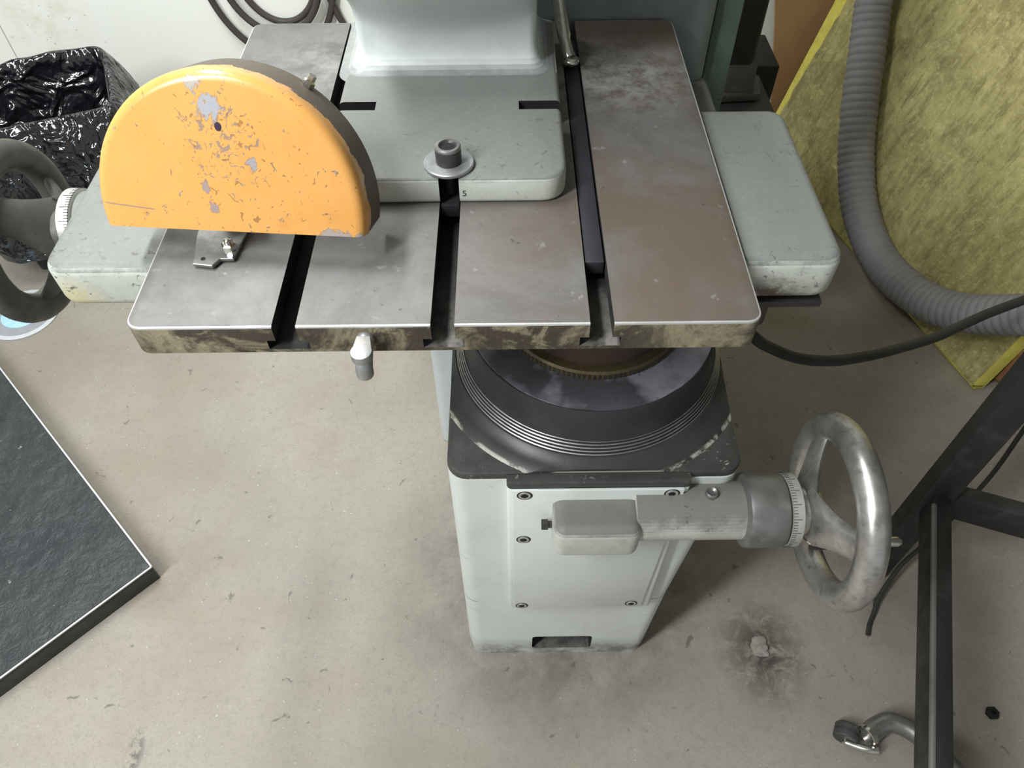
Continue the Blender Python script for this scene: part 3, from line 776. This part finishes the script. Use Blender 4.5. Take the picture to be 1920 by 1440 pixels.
def dense_ring(off, z, n=150):
    P = bin_ring(off, z); P.append(P[0]); L_ = [0]
    for a_, b_ in zip(P, P[1:]): L_.append(L_[-1] + (b_ - a_).length)
    out = []; j = 0
    for k in range(n):
        s__ = L_[-1] * k / n
        while L_[j + 1] < s__: j += 1
        out.append(P[j].lerp(P[j + 1], (s__ - L_[j]) / max(1e-9, L_[j + 1] - L_[j])))
    return out
ln_ = B(); prev = None
rows = [(-.10, .09), (-.085, .11)] + [(-.075 + .066 * t_, .12 + .29 * t_) for t_ in [k / 12 for k in range(13)]] + [(-.001, .424), (.004, .4255), (.009, .422)] + [(.012 + .03 * math.sin(PI * min(1, t_ * .8)), .416 - .33 * t_) for t_ in [k / 18 for k in range(1, 19)]]
for ri, (off, z) in enumerate(rows):
    pts = dense_ring(off, z); row = []
    far = min(1, abs(z - .424) / .10)
    for k, p in enumerate(pts):
        d_ = (p - BO); d_.z = 0; d_.normalize()
        back = max(0, (p - BO).dot(BV) / .135); right = max(0, (p - BO).dot(BU) / .19)
        n1 = noise.noise(Vector((p.x * 14, p.y * 14, p.z * 5))); n2 = noise.noise(Vector((p.x * 34 + 5, p.y * 34, p.z * 16))); n3 = 1 - abs(noise.noise(Vector((p.x * 22, p.y * 22 + 3, p.z * 9)))) * 2
        q = p + d_ * (far * (.016 * n1 + .009 * n2 + .010 * n3) * (1 if off > 0 else .7))
        q += d_ * (.008 * right * far * (1 if off > 0 else 0))
        q.z += (back ** 2) * (.018 + .012 * n1) * (1 if z > .3 else 0) + .006 * n2 * far
        row.append(ln_.bm.verts.new(q))
    if prev:
        for k in range(len(row)): ln_.bm.faces.new((prev[k], prev[(k + 1) % len(row)], row[(k + 1) % len(row)], row[k]))
    else: ln_.bm.faces.new(row)
    prev = row
bmesh.ops.recalc_face_normals(ln_.bm, faces=ln_.bm.faces)
obj('bin_liner', ln_, 'bag', BN, 180)

# cut-off disc lying on the floor
DC = (-1.19, .905, 0)
dd = thing('cutting_disc', 'grey abrasive disc with pale blue label lying on the floor under the left handwheel', 'disc', DC)
d = B().lathe([(.088, .0), (.0895, .0008), (.0895, .003), (.078, .0042), (.011, .0042), (.011, 0)], DC, 'z', 72, 0, False)
d.bm.faces.ensure_lookup_table()
for f_ in d.bm.faces:
    cc = f_.calc_center_median(); r = math.hypot(cc.x - DC[0], cc.y - DC[1])
    if r > .078: f_.material_index = 1
obj('disc_body', d, ['abrasive', 'abrasive_rim'], dd)
d = B().lathe([(.0115, .0041), (.0115, .0048), (.050, .0048), (.050, .0041)], DC, 'z', 56, 0, False)
obj('paper_label', d, 'blue', dd)

# black platform on the floor (front left)
PL = thing('black_platform', 'low black platform with thin bright rim, its corner pointing at the pedestal', 'platform', (-.95, .20, 0))
ca = Vector((-.631, .182, 0)); d1 = Vector((-.7043, .7099, 0)); d2 = Vector((-.7037, -.7105, 0))
pl = [ca, ca + d1 * 1.0, ca + d1 * 1.0 + d2 * .9, ca + d2 * .9]
q = B().poly_prism([(p.x, p.y) for p in pl], 0, .046, 'z', 0, .002, 2)
obj('platform_base', q, 'platform_side', PL)
cen = sum(pl, Vector()) / 4
# slightly uneven rubber sheet
g = B(); NX = 60; gr = []
for i in range(NX + 1):
    r_ = []
    for j in range(NX + 1):
        p = ca + d1 * (1.0 * (.004 + .992 * i / NX)) + d2 * (.9 * (.004 + .992 * j / NX))
        z = .0475 + .0012 * noise.noise(Vector((p.x * 9, p.y * 9, 0))) + .0008 * noise.noise(Vector((p.x * 30, p.y * 30, 4)))
        r_.append(g.bm.verts.new((p.x, p.y, z)))
    gr.append(r_)
for i in range(NX):
    for j in range(NX): g.bm.faces.new((gr[i][j], gr[i + 1][j], gr[i + 1][j + 1], gr[i][j + 1]))
bmesh.ops.recalc_face_normals(g.bm, faces=g.bm.faces)
if g.bm.faces[:][0].normal.z < 0: bmesh.ops.reverse_faces(g.bm, faces=g.bm.faces)
obj('rubber_sheet', g, 'platform', PL, 180)
rm = B()
for a_, b_ in zip(pl, pl[1:] + pl[:1]): rm.bar(a_ + Vector((0, 0, .0478)), b_ + Vector((0, 0, .0478)), .0034, .0036, (0, 0, 1), 0, .0008)
obj('rim_strip', rm, 'platform_rim', PL)

# ------------------------------------------------------------------ cables hanging on the wall (left)
wc = B()
def loop(cx, cz, rx, rz, y, a0, a1, tw=0, n=20):
    return [(cx + rx * math.cos(t_), y + tw * math.sin(2 * t_), cz + rz * math.sin(t_)) for t_ in [math.radians(a0 + (a1 - a0) * k / n) for k in range(n + 1)]]
path = loop(-.588, .531, .180, .256, 1.682, 100, 360) + loop(-.577, .531, .136, .180, 1.664, 10, 360) + loop(-.566, .531, .114, .158, 1.688, 10, 330)
wc.tube(path, .0092, 12, 0, 3)
wc.tube([(-.473, 1.686, .86), (-.446, 1.686, .531), (-.424, 1.686, .42), (-.380, 1.686, .29), (-.364, 1.686, .1)], .0092, 12, 0, 6)
tag(obj('coiled_cable', wc, 'wallhose'), 'dark brown cable looped against the white wall behind the table', 'cable')

# ------------------------------------------------------------------ right side: yellow foam panel, hose, cable
FE, FA = Vector((.276, -.961, 0)), Vector((.846, 1.600, 0))
FW = Vector((.2325, .0668, .9703)); FN = Vector((-.933, -.268, .242))
FWID = 1.020; FH = 1.08; FT = .042
FP = thing('foam_panel', 'tall dirty yellow foam panel leaning behind the ribbed hose', 'panel', FA + FE * .47)
def fp_(e, h_, n_): return FA + FE * e + FW * h_ - FN * n_
fb = B(); NE, NH = 48, 56
def grid(fn, nu, nv, mi):
    vs = [[fb.bm.verts.new(fn(i / nu, j / nv)) for j in range(nv + 1)] for i in range(nu + 1)]
    for i in range(nu):
        for j in range(nv):
            f_ = fb.bm.faces.new((vs[i][j], vs[i + 1][j], vs[i + 1][j + 1], vs[i][j + 1])); f_.material_index = mi
def jag(x, y): return .004 * noise.noise(Vector((x * 22, y * 22, 1))) + .0025 * noise.noise(Vector((x * 60, y * 60, 2)))
CH = .012
def cw(h_): return .012 + .075 * h_ + jag(3, h_) * 1.5      # width of the ragged cut along the left edge
grid(lambda u, v: fp_(cw(v * FH) + u * (FWID - .004 - cw(v * FH)), CH + jag(u, 0) * (v < .001) + v * (FH - CH), jag(u * FWID, v * FH) * .6 * (u > 0)), NE, NH, 0)
grid(lambda u, v: fp_(cw(v * FH) * (1 - u), CH + v * (FH - CH), cw(v * FH) * .12 * u + (.002 * noise.noise(Vector((u * 9, v * 60, 7))) if 0 < u < 1 else 0)), 4, NH, 1)
grid(lambda u, v: fp_(.004 + u * (FWID - .008), (CH + jag(u, 0)) * v + .002 * (1 - v), (jag(u * FWID, 0) * .6) * v + .010 * (1 - v)), NE, 2, 1)
grid(lambda u, v: fp_(0, CH + v * (FH - CH), cw(v * FH) * .12 * (1 - u) + FT * u), 2, NH, 1)
grid(lambda u, v: fp_(FWID if u > 0 else FWID - .004, CH + v * (FH - CH), (jag(FWID, v * FH) * .6 if u == 0 else FT * u)), 3, NH, 1)
grid(lambda u, v: fp_(u * FWID, .002 + v * FH, FT), 4, 4, 0)
grid(lambda u, v: fp_(u * FWID, FH, FT * v), 4, 2, 1)
grid(lambda u, v: fp_(u * FWID, .001, .010 + (FT - .010) * v), 4, 2, 1)
bmesh.ops.remove_doubles(fb.bm, verts=fb.bm.verts, dist=.0005)
bmesh.ops.recalc_face_normals(fb.bm, faces=fb.bm.faces)
zmin = min(v.co.z for v in fb.bm.verts)
for v in fb.bm.verts: v.co.z -= zmin
obj('foam_slab', fb, ['foam', 'foam_edge'], FP, 50)

hp = [(.975, 1.49, .86), (.972, 1.478, .70), (.968, 1.455, .59), (.966, 1.428, .522), (.962, 1.363, .433), (.957, 1.287, .332), (.957, 1.201, .233), (.965, 1.094, .152), (.992, .96, .104), (1.033, .825, .113), (1.074, .724, .16), (1.127, .626, .252), (1.18, .54, .36), (1.22, .46, .48)]
path = catmull([Vector(p) for p in hp], 60)
L_ = [0]
for a_, b_ in zip(path, path[1:]): L_.append(L_[-1] + (b_ - a_).length)
rs = []; j = 0; stp = .0031
for k in range(int(L_[-1] / stp)):
    s__ = k * stp
    while L_[j + 1] < s__: j += 1
    rs.append(path[j].lerp(path[j + 1], (s__ - L_[j]) / max(1e-9, L_[j + 1] - L_[j])))
ho = B().tube(rs, .0445, 28, 0, 1, True, lambda u, i: 1 + .055 * (abs(math.sin(PI * i * stp / .0186)) ** .7) - .05)
tag(obj('ribbed_hose', ho, 'hose', None, 60), 'thick grey ribbed hose hanging in front of the yellow foam panel', 'hose')

cb = B().tube([(.345, .50, .56), (.38, .39, .555), (.415, .294, .561), (.457, .298, .525), (.512, .312, .486), (.575, .328, .461), (.646, .359, .434), (.719, .394, .412), (.807, .435, .395), (.872, .471, .386), (.943, .509, .379), (1.045, .553, .376), (1.154, .597, .378)], .0088, 14, 0, 8)
tag(obj('power_cable', cb, 'rubber'), 'black rubber cable sagging between machine and ribbed hose', 'cable')

tag(obj('wooden_block', B().poly_prism(rrect(1.19, 1.42, .63, .78, .03, 5), .0, .13, 'z', 0, .02, 3), 'wood'), 'orange brown block on the floor at the right edge beside the foam panel', 'block')

# brown cardboard sheet, black post, cabinet behind
cr_ = B(); rows_ = []
for x0, x1, y, z in ((.906, 1.06, 1.686, .0), (.822, 1.03, 1.668, .36), (.690, .96, 1.684, .90)):
    rows_.append([cr_.bm.verts.new((x0, y, z)), cr_.bm.verts.new((x1, y, z)), cr_.bm.verts.new((x1, y + .010, z)), cr_.bm.verts.new((x0, y + .010, z))])
for A_, B_ in zip(rows_, rows_[1:]):
    for k in range(4): cr_.bm.faces.new((A_[k], A_[(k + 1) % 4], B_[(k + 1) % 4], B_[k]))
cr_.bm.faces.new(rows_[0]); cr_.bm.faces.new(rows_[-1]); bmesh.ops.recalc_face_normals(cr_.bm, faces=cr_.bm.faces)
tag(obj('cardboard_sheet', cr_, 'card', None, 10), 'creased brown cardboard sheet leaning on the white wall behind the yellow foam panel', 'cardboard')
CA = thing('charcoal_cabinet', 'low charcoal cabinet standing behind the right of the machine', 'cabinet', (.58, 1.2, 0))
obj('cabinet_body', B().box(.43, .628, .985, 1.15, 0, .50, 0, .006), 'darkbox', CA)
obj('cabinet_gap_shade', B().box(.43, .672, 1.152, 1.30, 0, .515, 0, .004), 'black', CA)  # black box added in place of the shadowed gap behind the cabinet
PO = thing('black_post', 'black steel post with a dusty foot on the charcoal cabinet', 'post', (.53, 1.09, .5))
obj('post_shaft', B().poly_prism(rrect(.462, .578, 1.05, 1.14, .012), .5, 1.3, 'z', 0, .002), 'darkbox', PO)
ft = B()
ft.poly_prism([(.455, 1.02), (.60, 1.03), (.615, 1.10), (.58, 1.15), (.455, 1.15)], .5005, .520, 'z', 0, .006, 2)
ft.poly_prism([(1.03, .518), (1.06, .518), (1.06, .60)], .50, .585, 'x', 0, .004, 2)
obj('post_foot', ft, 'foot_dust', PO)
obj('clamp_ring', B().lathe([(.020 + .006 * math.cos(q), .006 * math.sin(q)) for q in [2 * PI * k / 12 for k in range(12)]], (.565, 1.036, .80), 'y', 32, 0, False, True), 'dark_steel', PO)

# ------------------------------------------------------------------ black bench frame (right front)
ra = Vector((-.350, -.937, 0)); rb = Vector((.937, -.350, 0)); LF = Vector((.768, .188, 0))
BF = thing('bench_frame', 'black steel tube frame with upright and two rails at the right', 'frame', LF)
def sqtube(p0, p1, w, h, up, name):
    return obj(name, B().bar(p0, p1, w, h, up, 0, .003), 'blackpaint', BF)
sqtube(LF, LF + Vector((0, 0, .92)), .044, .044, ra, 'leg')
z0 = Vector((0, 0, .272))
a0_ = LF + z0 + ra * .018 + rb * .004; sqtube(a0_, a0_ + ra * .85, .028, .060, (0, 0, 1), 'rail')
b0_ = LF + z0 + rb * .018; sqtube(b0_, b0_ + rb * .85, .030, .060, (0, 0, 1), 'rail')
we = B().bar(a0_ + ra * .02 + Vector((0, 0, .0292)) - rb * .0132, a0_ + ra * .84 + Vector((0, 0, .0292)) - rb * .0132, .0085, .0085, (0, 0, 1), 0, .0035)  # pale strip laid along the rail ridge as its painted highlight
obj('corner_highlight', we, 'frame_highlight', BF)
for p in (LF + ra * .85, LF + rb * .85): sqtube(p, p + Vector((0, 0, .302)), .044, .044, ra, 'leg')
# thin wire hanging beside it, its frayed end on the floor
wi = B().tube([(.985, .345, .45), (.958, .302, .30), (.939, .272, .20), (.895, .235, .12), (.854, .205, .080), (.797, .166, .05), (.755, .122, .022), (.735, .088, .007), (.722, .068, .005), (.714, .050, .0045)], .0042, 10, 0, 6)
wi.tube([(.735, .088, .007), (.742, .108, .012), (.738, .125, .02), (.741, .135, .028)], .0025, 8, 0, 4)
tag(obj('thin_wire', wi, 'rubber'), 'thin black wire trailing to the floor behind the black frame rail', 'wire')
# tubular stool foot with castor
SF = thing('stool_leg', 'bent chrome stool leg with a small castor on the floor, lower right', 'stool leg', (.70, -.13, 0))
leg = B().tube([(.648, -.1285, .040), (.662, -.119, .041), (.684, -.112, .043), (.702, -.117, .046), (.720, -.130, .049), (.743, -.158, .052), (.766, -.202, .058), (.79, -.26, .07), (.83, -.36, .1)], .0165, 20, 0, 6)
obj('leg_tube', leg, 'chromeleg', SF)
cs = B().lathe([(.006, -.0125), (.0185, -.0125), (.0205, -.010), (.0205, -.002), (.0185, -.0015), (.0185, .0015), (.0205, .002), (.0205, .010), (.0185, .0125), (.006, .0125)], (0, 0, 0), 'y', 36)
cs.xf(Matrix.Translation((.619, -.122, .0206)) @ Matrix.Rotation(math.radians(-28), 4, 'Z'))
ca_ = obj('castor_wheel', cs, 'plastic', SF)
ax_ = B().lathe([(.0045, -.018), (.0045, .018)], (0, 0, 0), 'y', 16); ax_.xf(Matrix.Translation((.619, -.122, .0206)) @ Matrix.Rotation(math.radians(-28), 4, 'Z'))
obj('axle', ax_, 'chrome', ca_)
hd = B().tube([(.612, -.137, .022), (.626, -.144, .026), (.642, -.150, .030), (.657, -.152, .032)], .0062, 14, 0, 6, True, lambda u, i: .75 + .5 * u)
rg_ = B().lathe([(.0148, -.005), (.0170, -.004), (.0170, .003), (.0148, .004)], (0, 0, 0), 'x', 32, 0, False, True)
rg_.xf(Matrix.Translation((.6465, -.1295, .0395)) @ Matrix.Rotation(math.radians(28), 4, 'Z')); hd.join(rg_)
obj('castor_fork', hd, 'chrome', SF)

# ------------------------------------------------------------------ small bits on the floor
nb = B().lathe([(.004, 0), (.0105, 0), (.011, .001), (.011, .008), (.0095, .0095), (.004, .0095)], (.887, -.089, 0), 'z', 6, 0, False, True)
tag(obj('dropped_nut', nb, 'black'), 'small dark nut lying on the floor right of the black rail', 'nut')
cf = B(); bmesh.ops.create_icosphere(cf.bm, subdivisions=3, radius=.016)
for v in cf.bm.verts:
    k = 1 + .7 * noise.noise(v.co * 90); v.co *= k; v.co.z = v.co.z * .35 + .0045
    v.co.z = max(v.co.z, .0005)
cf.xf(Matrix.Translation((.512, .030, 0)))
tag(obj('crumpled_film', cf, 'clear'), 'scrap of crumpled clear film lying in the dark stain on the floor', 'scrap')
